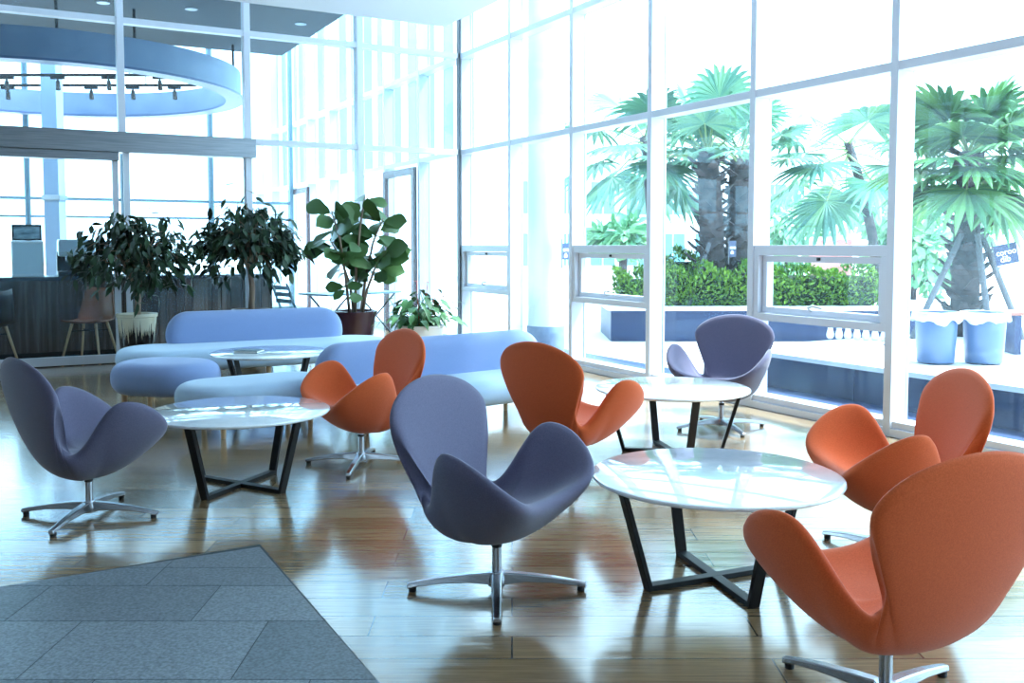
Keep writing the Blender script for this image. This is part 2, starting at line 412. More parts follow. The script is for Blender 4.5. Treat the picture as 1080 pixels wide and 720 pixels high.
# column
cl = root('structural_column', (-7.15, 14.9, 0), 0, 'slim blue-grey square column standing behind the glass inside the ring', 'column')
MB().box((-.12, -.12, 0), (.12, .12, LZ)).build('shaft', mat('column_blue', (.20, .30, .45), .5), cl, bevel=.01)
MB().box((-.15, -.15, 0), (.15, .15, .12)).build('plinth', M_STEEL, cl, bevel=.005)
MB().box((-.14, -.14, 1.95), (.14, .14, 2.03)).build('collar', M_STEEL, cl, bevel=.005)

# reception counter of vertical planks
def planks():
    m = mat('counter_planks', (.1, .07, .06), .45); v = coords(m, (9, .4, .35)); 
    setcol(m, ramp(m, noise(m, v, 1.6, 5, .6), [(.25, (.022, .014, .012)), (.5, (.06, .04, .033)), (.62, (.13, .11, .10)), (.8, (.05, .033, .026))])); return m
M_PLANK = planks()
ctp = MP @ Vector((0, 0, 0))
def cmat(t, y): return Matrix.Translation(MP @ Vector((t, y, 0))) @ Matrix(((PE.x, PNV.x, 0, 0), (PE.y, PNV.y, 0, 0), (0, 0, 1, 0), (0, 0, 0, 1)))
c_ = root('reception_counter', (0, 0, 0), 0, 'long reception counter faced with dark vertical planks beyond the glass doors', 'counter')
c_.matrix_world = cmat(2.1, .95)
f_ = MB()
t = 0; i = 0
while t < 5.6:
    w = R.choice((.09, .11, .14)); dd = R.choice((0, .008, .016))
    f_.box((t+.003, dd, .06), (t+w-.003, .03+dd, .86)); t += w
f_.box((0, .05, .06), (t, .6, .86)).build('plank_front', M_PLANK, c_)
TL = t
MB().box((-.03, -.03, .86), (TL+.03, .66, .90)).build('worktop', mat('counter_top_dark', (.05, .06, .08), .25), c_, bevel=.004)
MB().box((.02, .07, 0), (TL-.02, .58, .06)).build('plinth', M_BLACK, c_)
# things on the counter
def on_counter(name, t, y, label, cat, rz=0):
    o = root(name, MP @ Vector((t, .95+y, .90)), math.atan2(PE.y, PE.x)+PI+rz, label, cat); return o
M_SCREEN = noisy('pale_screen', (.55, .68, .76), (.75, .86, .92), 2, .3)
o = on_counter('pastry_display', 4.78, .3, 'white glowing-pale display cabinet at the far left of the reception counter', 'display case')
MB().box((-.16, -.14, 0), (.16, .14, .03)).box((-.16, -.14, .37), (.16, .14, .40)).box((-.16, .12, .03), (.16, .14, .37)).box((-.16, -.14, .03), (-.145, .12, .37)).box((.145, -.14, .03), (.16, .12, .37)).build('case', mat('white_plastic', (.8, .85, .88), .35), o, bevel=.006)
MB().box((-.145, -.135, .03), (.145, -.125, .37)).build('front_panel', M_SCREEN, o)
MB().box((-.145, -.1, .19), (.145, .12, .2)).build('shelf', M_FRAME, o)
ph = on_counter('framed_picture', 4.78, .3, 'dark framed landscape picture standing on top of the white display cabinet', 'picture'); ph.location.z += .402
MB().box((-.15, -.015, 0), (.15, .015, .02)).box((-.15, -.015, .16), (.15, .015, .18)).box((-.15, -.015, .02), (-.13, .015, .16)).box((.13, -.015, .02), (.15, .015, .16)).build('frame', M_BLACK, ph)
MB().box((-.13, -.004, .02), (.13, .008, .16)).build('print', noisy('grey_print', (.03, .05, .07), (.45, .6, .68), 9, .5, sc=(.6, 1, 2)), ph)
o = on_counter('coffee_machine', 4.28, .32, 'silver and black coffee machine on the reception counter by the bushy plant', 'coffee machine')
MB().box((-.20, -.16, .0), (.20, .18, .05)).box((-.20, .02, .05), (.20, .18, .28)).build('body', M_BLACK, o, bevel=.01)
MB().box((-.19, -.15, .22), (.19, .17, .42)).build('hood', mat('silver_case', (.5, .58, .66), .3, .4), o, bevel=.025)
for x in (-.09, .09):
    g = MB().tube([(x, -.07, .22), (x, -.07, .17)], .03, 12).build('brew_head', M_CHROME, o, smooth=False)
    MB().tube([(x, -.09, .185), (x, -.21, .175)], .012, 8).build('handle', M_RUBBER, g)
MB().box((-.17, -.15, .05), (.17, .0, .065)).build('drip_tray', M_CHROME, o)
o = on_counter('point_of_sale_screen', 3.86, .3, 'blue-grey backed flat screen on the counter behind the bushy plant leaves', 'monitor')
MB().box((-.2, -.02, .12), (.2, .02, .40)).build('screen', mat('monitor_back', (.25, .33, .42), .4), o, bevel=.008)
MB().box((-.18, -.0245, .14), (.18, -.0205, .38)).build('display', M_SCREEN, o)
MB().tube([(0, .02, .2), (0, .06, .1), (0, .05, .01)], .02, 10).lathe([(.1, 0), (.1, .012), (.02, .02)], 24, (0, .05)).build('stand', M_BLACK, o)

# café furniture between glass and counter
def cafe_chair(loc, rz, shellm, label):
    r = root('cafe_chair', loc, rz, label, 'chair')
    m = MB(); N = 12; K = 9; prof = [(.22, .44), (.12, .425), (-.02, .42), (-.14, .43), (-.20, .47), (-.23, .55), (-.25, .64), (-.27, .72), (-.28, .78)]
    vs = []
    for i, (y, z) in enumerate(prof):
        w = .20 if i < 5 else .20-.015*(i-4)
        for j in range(N+1):
            u = -1+2*j/N; vs.append((w*u, -y - (.05*u*u if i > 3 else 0), z + (.02*u*u)))
    m.add(vs, [(i*(N+1)+j, i*(N+1)+j+1, (i+1)*(N+1)+j+1, (i+1)*(N+1)+j) for i in range(len(prof)-1) for j in range(N)])
    s = m.build('seat_shell', shellm, r, smooth=True); q = s.modifiers.new('thick', 'SOLIDIFY'); q.thickness = .014
    for sx in (-1, 1):
        for sy in (-1, 1):
            MB().tube([(.13*sx, .13*sy, .41), (.21*sx, .22*sy, 0)], [.016, .011], 8).build('leg', M_OAK, r, smooth=True)
    MB().tube([(-.15, -.15, .33), (.15, .15, .33)], .007, 6).tube([(-.15, .15, .33), (.15, -.15, .33)], .007, 6).build('stretcher', M_BLACK, r)
    return r
M_TAN = mat('orange_brown_leather', (.17, .06, .028), .5); M_DARKSH = mat('dark_shell', (.015, .017, .022), .4)
def lob(t, y, z=0): return MP @ Vector((t, y, z))
PA = math.atan2(PE.y, PE.x)
cafe_chair(lob(4.22, .46), PA+2.6, M_TAN, 'orange-brown shell chair with wooden legs in front of the plank counter')
cafe_chair(lob(5.2, .45), PA+.5, M_DARKSH, 'black shell chair with wooden legs at far left behind the glass doors')
# slim folding table and chair by the façade in the lobby
M_BLUEM = mat('blue_grey_metal', (.12, .22, .28), .4)
ft = root('folding_table', lob(1.02, 1.15), PA+.35, 'long slim blue-grey folding table with crossed legs behind the fiddle-leaf plant', 'table')
MB().box((-.62, -.3, .615), (.62, .3, .64)).build('tabletop', M_BLUEM, ft, bevel=.005)
for x in (-.42, .36):
    for sgn in (-1, 1):
        MB().bar((x-.16*sgn, .2*sgn, 0.008), (x+.16*sgn, -.2*sgn, .615), .03, .018).build('leg', M_BLACK, ft)
fc = root('folding_chair', lob(2.0, .62), PA+.2, 'blue-grey slatted folding chair behind the middle bushy plant', 'chair')
for y in (-.2, .2):
    MB().bar((-.18, y, .01), (.12, y, .80), .03, .016).build('leg', M_BLUEM, fc); MB().bar((.2, y, .01), (-.14, y, .46), .03, .016).build('leg', M_BLUEM, fc)
s_ = MB()
for i in range(6): s_.box((-.19+i*.065, -.2, .43), (-.14+i*.065, .2, .445))
s_.build('seat', M_BLUEM, fc)
s_ = MB()
for i in range(3): s_.bar((.055+i*.02, -.2, .58+i*.08), (.055+i*.02, .2, .58+i*.08), .012, .05)
s_.build('backrest', M_BLUEM, fc)

# ------------------------------------------------------------------ swan chair
# rim of the shell: forward, right, up, azimuth (degrees) of the bowl meridian it grows from
RIM = [(.228, 0, .368, 0), (.242, .12, .374, 19), (.262, .208, .396, 37), (.256, .278, .438, 54), (.205, .322, .494, 69), (.13, .348, .550, 82), (.045, .348, .580, 92), (-.022, .318, .566, 99),
       (-.070, .272, .478, 104), (-.102, .236, .400, 109), (-.134, .212, .352, 114), (-.164, .199, .338, 120), (-.190, .188, .362, 127), (-.206, .194, .425, 134), (-.220, .236, .515, 141),
       (-.238, .286, .600, 148), (-.262, .286, .672, 156), (-.294, .196, .750, 167)]
RIMC = RIM + [(-.314, 0, .790, 180)] + [(f, -r, z, 360-a) for f, r, z, a in RIM[:0:-1]]
def spline(pts, per):
    k = len(pts); out = []
    P = [list(p) for p in pts]
    for i in range(k):
        q4 = [list(P[(i+j) % k]) for j in (-1, 0, 1, 2)]
        for a in (0, 2, 3):                       # unwrap the azimuth
            if q4[a][3]-q4[1][3] > 180: q4[a][3] -= 360
            if q4[a][3]-q4[1][3] < -180: q4[a][3] += 360
        for q in range(per):
            t = q/per
            out.append([.5*((2*b)+(-a+c)*t+(2*a-5*b+4*c-d)*t*t+(-a+3*b-3*c+d)*t**3) for a, b, c, d in zip(*q4)])
    return out
def bowl(az, fb, ff, sd):
    a = rad(az); c, s_ = math.cos(a), math.sin(a)
    return Vector(((ff if c > 0 else fb)*c, sd*s_, 0))
def swan_shell():
    rim4 = spline(RIMC, 3); rim = [Vector(p[:3]) for p in rim4]; N = len(rim); K = 12
    ci = Vector((-.02, 0, .318)); co = Vector((-.025, 0, .186))
    m = MB(); grid_i = []; grid_o = []; mids = []
    bez = lambda a, b, c, d, t: a*(1-t)**3+b*3*t*(1-t)**2+c*3*t*t*(1-t)+d*t**3
    for j, p in enumerate(rim):
        az = rim4[j][3]
        tan = (rim[(j+1) % N]-rim[j-1]).normalized()
        front = max(0, math.cos(rad(az)))
        i2 = bowl(az, .20, .17, .22); i2.z = .290+.055*front
        i1 = bowl(az, .12, .10, .12); i1.z = .305+.01*front
        dip = 1-.07*(math.exp(-((az-120)/16)**2)+math.exp(-((az-240)/16)**2)); o2 = bowl(az, .255, .225, .27)*dip; o2.z = .236+.055*front
        o1 = bowl(az, .17, .13, .15); o1.z = .176
        rd = (p-(i2+o2)/2).normalized()
        nrm = tan.cross(rd).normalized()
        if nrm.dot(Vector((-.02, 0, .62))-p) < 0: nrm = -nrm
        th = .026
        pi_, po_ = p+nrm*th-rd*.006, p-nrm*th-rd*.006
        ts = [q/K for q in range(1, K+1)]
        grid_i.append([bez(ci, i1, i2, pi_, t) for t in ts]); grid_o.append([bez(co, o1, o2, po_, t) for t in ts])
        mids.append(p+rd*.014)
    vs = [ci, co]
    idx = lambda j, q: 2 + (j % N)*(2*K+1) + q       # q 0..K-1 inner, K mid, K+1..2K outer (rim to centre)
    for j in range(N):
        vs += grid_i[j] + [mids[j]] + grid_o[j][::-1]
    fs = []
    for j in range(N):
        fs.append((0, idx(j, 0), idx(j+1, 0)))
        for q in range(2*K): fs.append((idx(j, q), idx(j, q+1), idx(j+1, q+1), idx(j+1, q)))
        fs.append((1, idx(j+1, 2*K), idx(j, 2*K)))
    m.add(vs, fs); return m
def make_swan(fab, label, group):
    r = root('swan_chair', (0, 0, 0), 0, label, 'chair', group)
    s = swan_shell().build('upholstered_shell', fab, r, smooth=True)
    q = s.modifiers.new('soften', 'SMOOTH'); q.factor = .5; q.iterations = 7
    q = s.modifiers.new('subd', 'SUBSURF'); q.levels = 1; q.render_levels = 1
    c = MB().tube([(0, 0, .05), (0, 0, .165)], .0175, 20).tube([(0, 0, .165), (0, 0, .17), (0, 0, .21)], [.014, .013, .013], 20).build('column', M_CHROME, r); shade_auto(c)
    MB().lathe([(.0165, .162), (.0195, .164), (.0195, .174), (.0165, .176)], 20).build('collar', M_RUBBER, c)
    h = shade_auto(MB().lathe([(.0, .018), (.032, .022), (.036, .05), (.028, .074), (.0, .076)], 24).build('hub', M_CHROME, r))
    for k in range(4):
        a = k*PI/2; d = Vector((math.cos(a), math.sin(a), 0)); x = Vector((-d.y, d.x, 0))
        m = MB(); st = []
        for (rr, zt, zb, w) in ((.02, .072, .028, .044), (.10, .066, .036, .042), (.2, .054, .032, .036), (.29, .038, .020, .030), (.325, .030, .012, .026)):
            p = d*rr
            st.append([p-x*w/2+Vector((0, 0, zb)), p+x*w/2+Vector((0, 0, zb)), p+x*w/2*.8+Vector((0, 0, zt)), p-x*w/2*.8+Vector((0, 0, zt))])
        vs = sum(st, []); n_ = len(st)
        fs = [(i*4+q, i*4+(q+1) % 4, i*4+4+(q+1) % 4, i*4+4+q) for i in range(n_-1) for q in range(4)] + [(3, 2, 1, 0), tuple((n_-1)*4+q for q in range(4))]
        m.add(vs, fs); lg = m.build('foot', M_CHROME, r, bevel=.004)
        MB().lathe([(.012, 0), (.014, .002), (.014, .016)], 14, (d.x*.305, d.y*.305)).build('glide', M_RUBBER, lg)
    return r
CH = {}
def place_swan(fab, loc, yaw, base, label, group):
    if fab.name not in CH:
        r = make_swan(fab, label, group); CH[fab.name] = r
    else:
        r = dup(CH[fab.name])
    r['label'] = label
    r.location = loc; r.rotation_euler = (0, 0, rad(base))
    for c in r.children:
        if c.name.startswith('upholstered_shell'): c.rotation_euler = (0, 0, rad(yaw-base))
    return r
GG = 'grey-violet swan chairs'; GO = 'orange swan chairs'
place_swan(M_GREY, (-1.954, 4.32, 0), 47, -4, 'grey-violet swan chair turned sideways, nearest the grey tile floor at far left', GG)
place_swan(M_GREY, (-.055, 3.37, 0), -33, 1, 'grey-violet swan chair standing alone in the centre foreground, open seat facing us', GG)
place_swan(M_GREY, (1.43, 6.42, 0), -121, 14, 'grey-violet swan chair with dark shadowed back standing against the window wall', GG)
place_swan(M_ORANGE, (-.86, 5.35, 0), 215, -4, 'orange swan chair beside the left round table, in front of the blue sofas', GO)
place_swan(M_ORANGE, (.32, 5.0, 0), 46, 0, 'orange swan chair seen from behind, just past the central grey-violet chair', GO)
place_swan(M_ORANGE, (1.50, 3.72, 0), 180, 30, 'orange swan chair with its seat facing the front marble table, beside the window', GO)
place_swan(M_ORANGE, (1.01, 2.50, 0), 111, 128, 'largest orange swan chair in the near right corner, back turned to us', GO)

# ------------------------------------------------------------------ round tables
def make_table(label):
    r = root('round_table', (0, 0, 0), 0, label, 'table', 'round marble coffee tables')
    t = MB().lathe([(0, .381), (.445, .381), (.458, .385), (.462, .392), (.460, .398), (.452, .401), (0, .401)], 96).build('tabletop', M_MARBLE, r); shade_auto(t, 30)
    return r
def frame(r, angs):
    for i, ad in enumerate(angs):
        a = rad(ad); d = Vector((math.cos(a), math.sin(a), 0)); z = .010+.0*i
        MB().bar(d*-.285+Vector((0, 0, z+.0005*i)), d*.285+Vector((0, 0, z+.0005*i)), .042, .02).build('foot_bar', M_BLACK, r, bevel=.002)
        for sgn in (1, -1):
            MB().bar(d*(sgn*.285)+Vector((0, 0, .0)), d*(sgn*.40)+Vector((0, 0, .381)), .042, .02, up=d*sgn).build('leg', M_BLACK, r, bevel=.002)
for loc, angs, lab in (((-1.412, 4.87), (70, 150), 'round white marble table between the left grey-violet chair and an orange chair'),
                       ((.76, 3.49), (105, 23), 'largest round white marble table in the foreground, between grey-violet and orange chairs'),
                       ((.963, 5.66), (-12, 100), 'round white marble table in front of the grey-violet chair by the windows'),
                       ((-1.94, 7.56), (-125, -30), 'round white marble table with a book on it, between the two blue sofas')):
    t = make_table(lab); t.location = (*loc, 0); frame(t, angs)
bk = root('book', (-2.09, 7.50, .4015), rad(-8), 'thin dark-covered book lying on the rear round table', 'book')
MB().box((-.10, -.075, 0), (.10, .075, .004)).box((-.10, -.075, .016), (.10, .075, .020)).box((-.10, .071, .004), (.10, .075, .016)).build('cover', mat('book_cover', (.09, .14, .17), .5), bk)
MB().box((-.097, -.072, .004), (.097, .070, .016)).build('pages', mat('paper', (.7, .72, .7), .8), bk)

# ------------------------------------------------------------------ sofas
def pebble(L, D, z0, z1, rend=None, bulge=.35, nseg=64, zr=None):
    """soft stadium-shaped cushion: length L along x, depth D along y"""
    m = MB(); H = z1-z0; prof = []
    K = 14
    for i in range(K+1):
        a = -PI/2 + PI*i/K
        prof.append((math.cos(a)**.7 if math.cos(a) > 1e-6 else 0, (z0+z1)/2 + H/2*math.copysign(abs(math.sin(a))**.85, math.sin(a))))
    def outline(inset):
        r = D/2; pts = []
        hl = L/2 - r
        for j in range(nseg):
            a = 2*PI*j/nseg
            c, s = math.cos(a), math.sin(a)
            pts.append(((hl if c > 0 else -hl) + (r-inset)*math.copysign(abs(c)**.9, c), (r-inset)*s))
        return pts
    rr = min(H*.62, D*.32)
    vs = []; 
    for k, z in prof:
        for x, y in outline(rr*(1-k)): vs.append((x, y, z))
    P = len(prof)
    fs = [(i*nseg+j, i*nseg+(j+1) % nseg, (i+1)*nseg+(j+1) % nseg, (i+1)*nseg+j) for i in range(P-1) for j in range(nseg)]
    fs += [tuple(range(nseg))[::-1], tuple((P-1)*nseg+j for j in range(nseg))]
    m.add(vs, fs); return m
def wooden_leg(par, x, y, zt): return MB().tube([(x, y, zt), (x*1.01, y*1.02, 0)], [.024, .016], 12).build('leg', M_OAK, par, smooth=False)
def sofa(label, loc, rz, L, D, zs, zb, back=None, legs=None, group=None, name='sofa', cat='sofa', seatm=None):
    r = root(name, loc, rz, label, cat, group)
    pebble(L, D, .15, zs).build('seat', seatm or M_SOFA, r, smooth=True)
    if back:
        x0, x1, yc, th = back
        b = pebble(x1-x0, zb-zs+.16, -th/2, th/2, nseg=64)
        b.v = [(x+(x0+x1)/2, yc - z + .10*((y)), y+(zb+zs-.16)/2) for x, y, z in b.v]
        b.build('backrest', M_SOFASH, r, smooth=True)
    for x, y in legs: wooden_leg(r, x, y, .18)
    return r
# rear sofa, parallel to the glass partition
pr = math.atan2(-PE.y, -PE.x)
def dirloc(px, py, rz, x, y): return (px+math.cos(rz)*x-math.sin(rz)*y, py+math.sin(rz)*x+math.cos(rz)*y, 0)
sofa('long pale blue sofa with low blue backrest at the rear, before the potted plants', (-2.36, 8.88, 0), pr, 2.55, .86, .34, .63, (-.80, .90, .34, .22), [(-1.0, -.25), (-1.0, .25), (1.0, -.25), (1.0, .25), (0, -.27)], None)
sofa('pale blue sofa with long blue backrest behind the orange chairs', dirloc(-.45, 6.66, rad(39.5), 0, -.10), rad(39.5), 1.75, .66, .33, .60, (-.95, .98, .26, .20), [(-.6, -.2), (-.6, .2), (.6, -.2), (.6, .2)], None)
sofa('pale blue backless bench behind the left round table', (-1.74, 6.42, 0), rad(36), 1.08, .62, .345, 0, None, [(-.3, -.19), (-.3, .19), (.3, -.19), (.3, .19)], None, 'bench', 'bench')
sofa('mid-blue oval pouffe at the left end of the bench', (-2.58, 7.03, 0), rad(-14), .80, .62, .395, 0, None, [(-.25, -.15), (-.25, .15), (.25, -.15), (.25, .15)], None, 'pouffe', 'pouffe', M_SOFASH)

# ------------------------------------------------------------------ plants
def leafmat(name, c1, c2, rough=.35):
    m = mat(name, c1, rough+.08, 0, .3)
    n_, l_, b_ = nodes(m)
    g = n_.new('ShaderNodeNewGeometry')
    setcol(m, ramp(m, g.outputs['Random Per Island'], [(0, c1), (.55, tuple((a+b)/2 for a, b in zip(c1, c2))), (1, c2)]))
    b_.inputs['Transmission Weight'].default_value = 0
    return m
M_FIC = leafmat('weeping_fig_leaf', (.010, .026, .016), (.035, .075, .032))
M_FID = leafmat('fiddle_leaf', (.022, .060, .022), (.075, .16, .05), .3)
M_LILY = leafmat('lily_leaf', (.025, .08, .03), (.09, .22, .08))
M_BARK = noisy('plant_bark', (.16, .11, .075), (.30, .22, .16), 14, .8, .4, 30, .004, sc=(1, 1, .3))
M_SOIL = noisy('potting_soil', (.02, .014, .01), (.06, .045, .03), 40, .9, .6, 60, .01)
def drip_pot_mat():
    m = mat('drip_glaze', (.7, .65, .5), .22)
    n_, l_, b_ = nodes(m)
    tc = n_.new('ShaderNodeTexCoord'); sx = n_.new('ShaderNodeSeparateXYZ'); l_.new(tc.outputs['Object'], sx.inputs[0])
    at = n_.new('ShaderNodeMath'); at.operation = 'ARCTAN2'; l_.new(sx.outputs['Y'], at.inputs[0]); l_.new(sx.outputs['X'], at.inputs[1])
    nz = n_.new('ShaderNodeTexNoise'); nz.noise_dimensions = '1D'; nz.inputs['Scale'].default_value = 9; nz.inputs['Detail'].default_value = 3
    l_.new(at.outputs[0], nz.inputs['W'])
    th = n_.new('ShaderNodeMath'); th.operation = 'MULTIPLY_ADD'; th.inputs[1].default_value = .55; th.inputs[2].default_value = .13; l_.new(nz.outputs['Fac'], th.inputs[0])
    gt = n_.new('ShaderNodeMath'); gt.operation = 'GREATER_THAN'; l_.new(sx.outputs['Z'], gt.inputs[0]); l_.new(th.outputs[0], gt.inputs[1])
    mx = n_.new('ShaderNodeMixRGB'); mx.inputs['Color1'].default_value = (.012, .009, .012, 1); mx.inputs['Color2'].default_value = (.62, .57, .42, 1)
    l_.new(gt.outputs[0], mx.inputs['Fac']); setcol(m, mx.outputs['Color']); return m
def pot(par, rt, rb, h, m, rimw=.02, rimh=.035):
    p = MB().lathe([(0, 0), (rb, 0), (rb+.004, .01), (rt-.012, h-rimh), (rt, h-rimh+.004), (rt, h), (rt-rimw, h), (rt-rimw-.01, h-.05), (0, h-.05)], 48).build('pot', m, par); shade_auto(p, 35)
    MB().lathe([(rt-rimw-.012, h-.052), (rt-rimw-.014, h-.04), (0, h-.03)], 32).build('soil', M_SOIL, par, smooth=True)
def ficus(label, loc, ph, ptop, potm, rx, zc, rz_, seed, nl=520, ll=.13):
    r = root('potted_fig_tree', loc, 0, label, 'plant')
    rn = random.Random(seed)
    pot(r, ptop, ptop*.72, ph, potm)
    tb = MB(); fork = zc-rz_*.55
    tb.tube([(0, 0, ph-.06), (.012, .01, (ph+fork)/2), (-.005, 0, fork)], [.034, .03, .027], 10)
    fo = MB(); clumps = []
    while len(clumps) < 72:
        a = rn.uniform(0, 2*PI); q = math.sqrt(rn.random()); top = math.sqrt(max(0, 1-q*q*.96))
        bot = -.35 if q > .78 else (-.9+.3*rn.random() if q > .4 else -.2)
        z = bot+(top-bot)*rn.random()**.75
        c = Vector((math.cos(a)*rx*q*.9, math.sin(a)*rx*q*.9, zc+rz_*.88*z)); clumps.append(c)
        mid = Vector((c.x*.45, c.y*.45, fork+max(.12, (c.z-fork)*.75+.14)))
        tb.tube([Vector((0, 0, fork-.03)), mid*.5+Vector((0, 0, fork))*.5, mid, mid.lerp(c, .6)+Vector((0, 0, .05)), c], [.010, .008, .006, .004, .002], 5)
    tb.build('trunk', M_BARK, r, smooth=True)
    for i in range(nl):
        c = rn.choice(clumps)
        b = c+Vector((rn.gauss(0, 1), rn.gauss(0, 1), rn.gauss(0, 1)))*.07
        out = Vector((b.x, b.y, 0)); out = out.normalized() if out.length > .01 else Vector((1, 0, 0))
        dd = out*rn.uniform(.1, .8)+Vector((rn.gauss(0, .35), rn.gauss(0, .35), rn.uniform(-1.3, .15)))
        fo.leaf(b, dd, (rn.gauss(0, .4), rn.gauss(0, .4), 1), ll*rn.uniform(.75, 1.2), ll*.42*rn.uniform(.8, 1.15), rn.uniform(.05, .35))
    fo.build('foliage', M_FIC, r, smooth=True)
    return r
ficus('potted fig with drooping leaves in a cream and black drip-glazed pot', (-3.70, 9.33, 0), .58, .195, drip_pot_mat(), .56, 1.12, .46, 3, 900)
ficus('potted fig with dense rounded crown directly behind the rear sofa', (-2.73, 9.90, 0), .585, .20, mat('brown_pot', (.12, .07, .05), .4), .53, 1.26, .46, 11, 1150)
# fiddle-leaf
fid = root('fiddle_leaf_fig', (-1.73, 10.42, 0), 0, 'tall fiddle-leaf fig with big paddle leaves in a glossy plum pot', 'plant')
pp = MB().lathe([(0, 0), (.15, 0), (.17, .02), (.225, .46), (.245, .50), (.25, .53), (.235, .535), (.215, .50), (0, .48)], 48).build('pot', mat('plum_glaze', (.045, .018, .03), .18), fid); shade_auto(pp, 50)
MB().lathe([(.214, .49), (.1, .505), (0, .51)], 24).build('soil', M_SOIL, fid)
rn = random.Random(5); stems = []
for i, (x, y, h, lx, ly) in enumerate(((0, 0, 1.78, .12, 0), (.06, .03, 1.55, .25, .05), (-.05, -.04, 1.62, -.18, -.04), (-.02, .06, 1.32, -.28, .1), (.08, -.05, 1.2, .3, -.08))):
    pts = [Vector((x, y, .48)), Vector((x*1.3+lx*.15, y*1.3+ly*.2, .48+(h-.48)*.4)), Vector((x+lx*.55, y+ly*.6, .48+(h-.48)*.75)), Vector((x+lx, y+ly, h))]
    MB().tube(pts, [.018, .015, .012, .007], 8).build('stem', M_BARK, fid, smooth=True); stems.append(pts)
FSH = (.10, .50, .62, .82, 1.0, .98, .70, .05)
for i in range(88):
    pts = rn.choice(stems); t = rn.random()**.62
    k = min(2, int(t*3)); p = pts[k].lerp(pts[k+1], t*3-k)
    if p.z < .75 and rn.random() < .7: continue
    a = rn.uniform(0, 2*PI)
    d_ = Vector((math.cos(a), math.sin(a)*.7, rn.uniform(-.45, .85)))
    L = rn.uniform(.22, .33) * (1 if p.z > .95 else .7)
    MB().tube([p, p+d_.normalized()*.04], .005, 5).leaf(p+d_.normalized()*.035, d_, (rn.gauss(0, .5), rn.gauss(0, .5)-.9, .55), L, L*.68, rn.uniform(0, .35), fold=.22, shape=FSH).build('leaf', M_FID, fid, smooth=True)
# low flowering plant in a white planter
ll_ = root('flowering_planter', (-1.03, 10.62, 0), 0, 'low leafy plant with a few red flowers in a wide white planter', 'plant')
pp = MB().lathe([(0, 0), (.20, 0), (.215, .01), (.265, .33), (.275, .335), (.275, .36), (.245, .36), (.24, .33), (0, .32)], 48).build('planter', mat('white_ceramic', (.75, .78, .8), .3), ll_); shade_auto(pp, 40)
fo = MB(); rn = random.Random(21)
for i in range(150):
    a = rn.uniform(0, 2*PI); e = rn.uniform(.15, 1.3); b = Vector((rn.gauss(0, .07), rn.gauss(0, .07), .33))
    q = b+Vector((math.cos(a)*math.cos(e), math.sin(a)*math.cos(e), math.sin(e)*1.05))*rn.uniform(.14, .44)
    fo.tube([b, (b+q)/2+Vector((0, 0, .03)), q], .004, 4, False)
    d_ = Vector((math.cos(a), math.sin(a), rn.uniform(-.5, .3))); L = rn.uniform(.13, .21)
    fo.leaf(q, d_, (0, 0, 1), L, L*.42, rn.uniform(.3, .7))
fo.build('foliage', M_LILY, ll_, smooth=True)
MR = mat('red_bract', (.55, .02, .02), .45)
for i, (x, y, z) in enumerate(((.10, -.15, .84), (.22, -.12, .82), (-.02, -.18, .85), (.30, -.06, .76))):
    f = MB()
    for k in range(5):
        a = 2*PI*k/5; f.leaf((x, y, z), (math.cos(a), math.sin(a), .5), (0, 0, 1), .045, .032, .4)
    f.tube([(x*.3, y*.3, .36), (x, y, z)], .004, 5).build('flower', MR, ll_)

# ------------------------------------------------------------------ outdoors
M_PAVE = noisy('pale_pavement', (.62, .60, .62), (.72, .70, .72), 3, .8)
M_ROADW = mat('bright_road', (.75, .77, .78), .8)
M_GRANITE = noisy('dark_granite', (.003, .014, .06), (.010, .034, .11), 2.2, .5, sc=(.5, .5, 9))
M_COPING = mat('white_coping', (.82, .84, .86), .6)
def poly_out(name, pts, z0, z1, m): return tag(MB().prism(pts, z0, z1).build(name, m), kind='structure')
big = [wpt(-60, .2), wpt(-60, 120), wpt(80, 120), wpt(80, .2)]
poly_out('ground_plaza', [(p.x, p.y) for p in big], -.5, -.06, M_PAVE)
gl = [lob(-.5, 7.6), lob(40, 7.6), lob(40, 60), lob(-.5, 60)]
poly_out('ground_far', [(p.x, p.y) for p in gl], -.5, -.05, M_PAVE)
# raised deck to the right, granite riser towards the glass
DK = .25
dk = [wpt(-1.65, 1.2), wpt(-1.65, 7.5), wpt(-13, 7.5), wpt(-13, 1.2)]
dk = [wpt(1.55, 1.2), wpt(-13, 1.2), wpt(-13, 9), wpt(1.55, 9)]
poly_out('ground_deck', [(p.x, p.y) for p in dk], -.06, DK, M_PAVE)
rs = MB()
for k in range(9): rs.box((1.55-(k+1)*1.62+.004, 1.165, -.06), (1.55-k*1.62-.004, 1.20, DK-.03), MW)
tag(rs.build('trim_2', M_GRANITE), kind='structure')
tag(MB().box((-13, 1.15, DK-.03), (1.56, 1.45, DK+.012), MW).build('trim_3', M_COPING), kind='structure')
tag(MB().box((-13, .2, -.06), (5.1, 1.16, -.05), MW).build('trim_4', M_GRANITE), kind='structure')
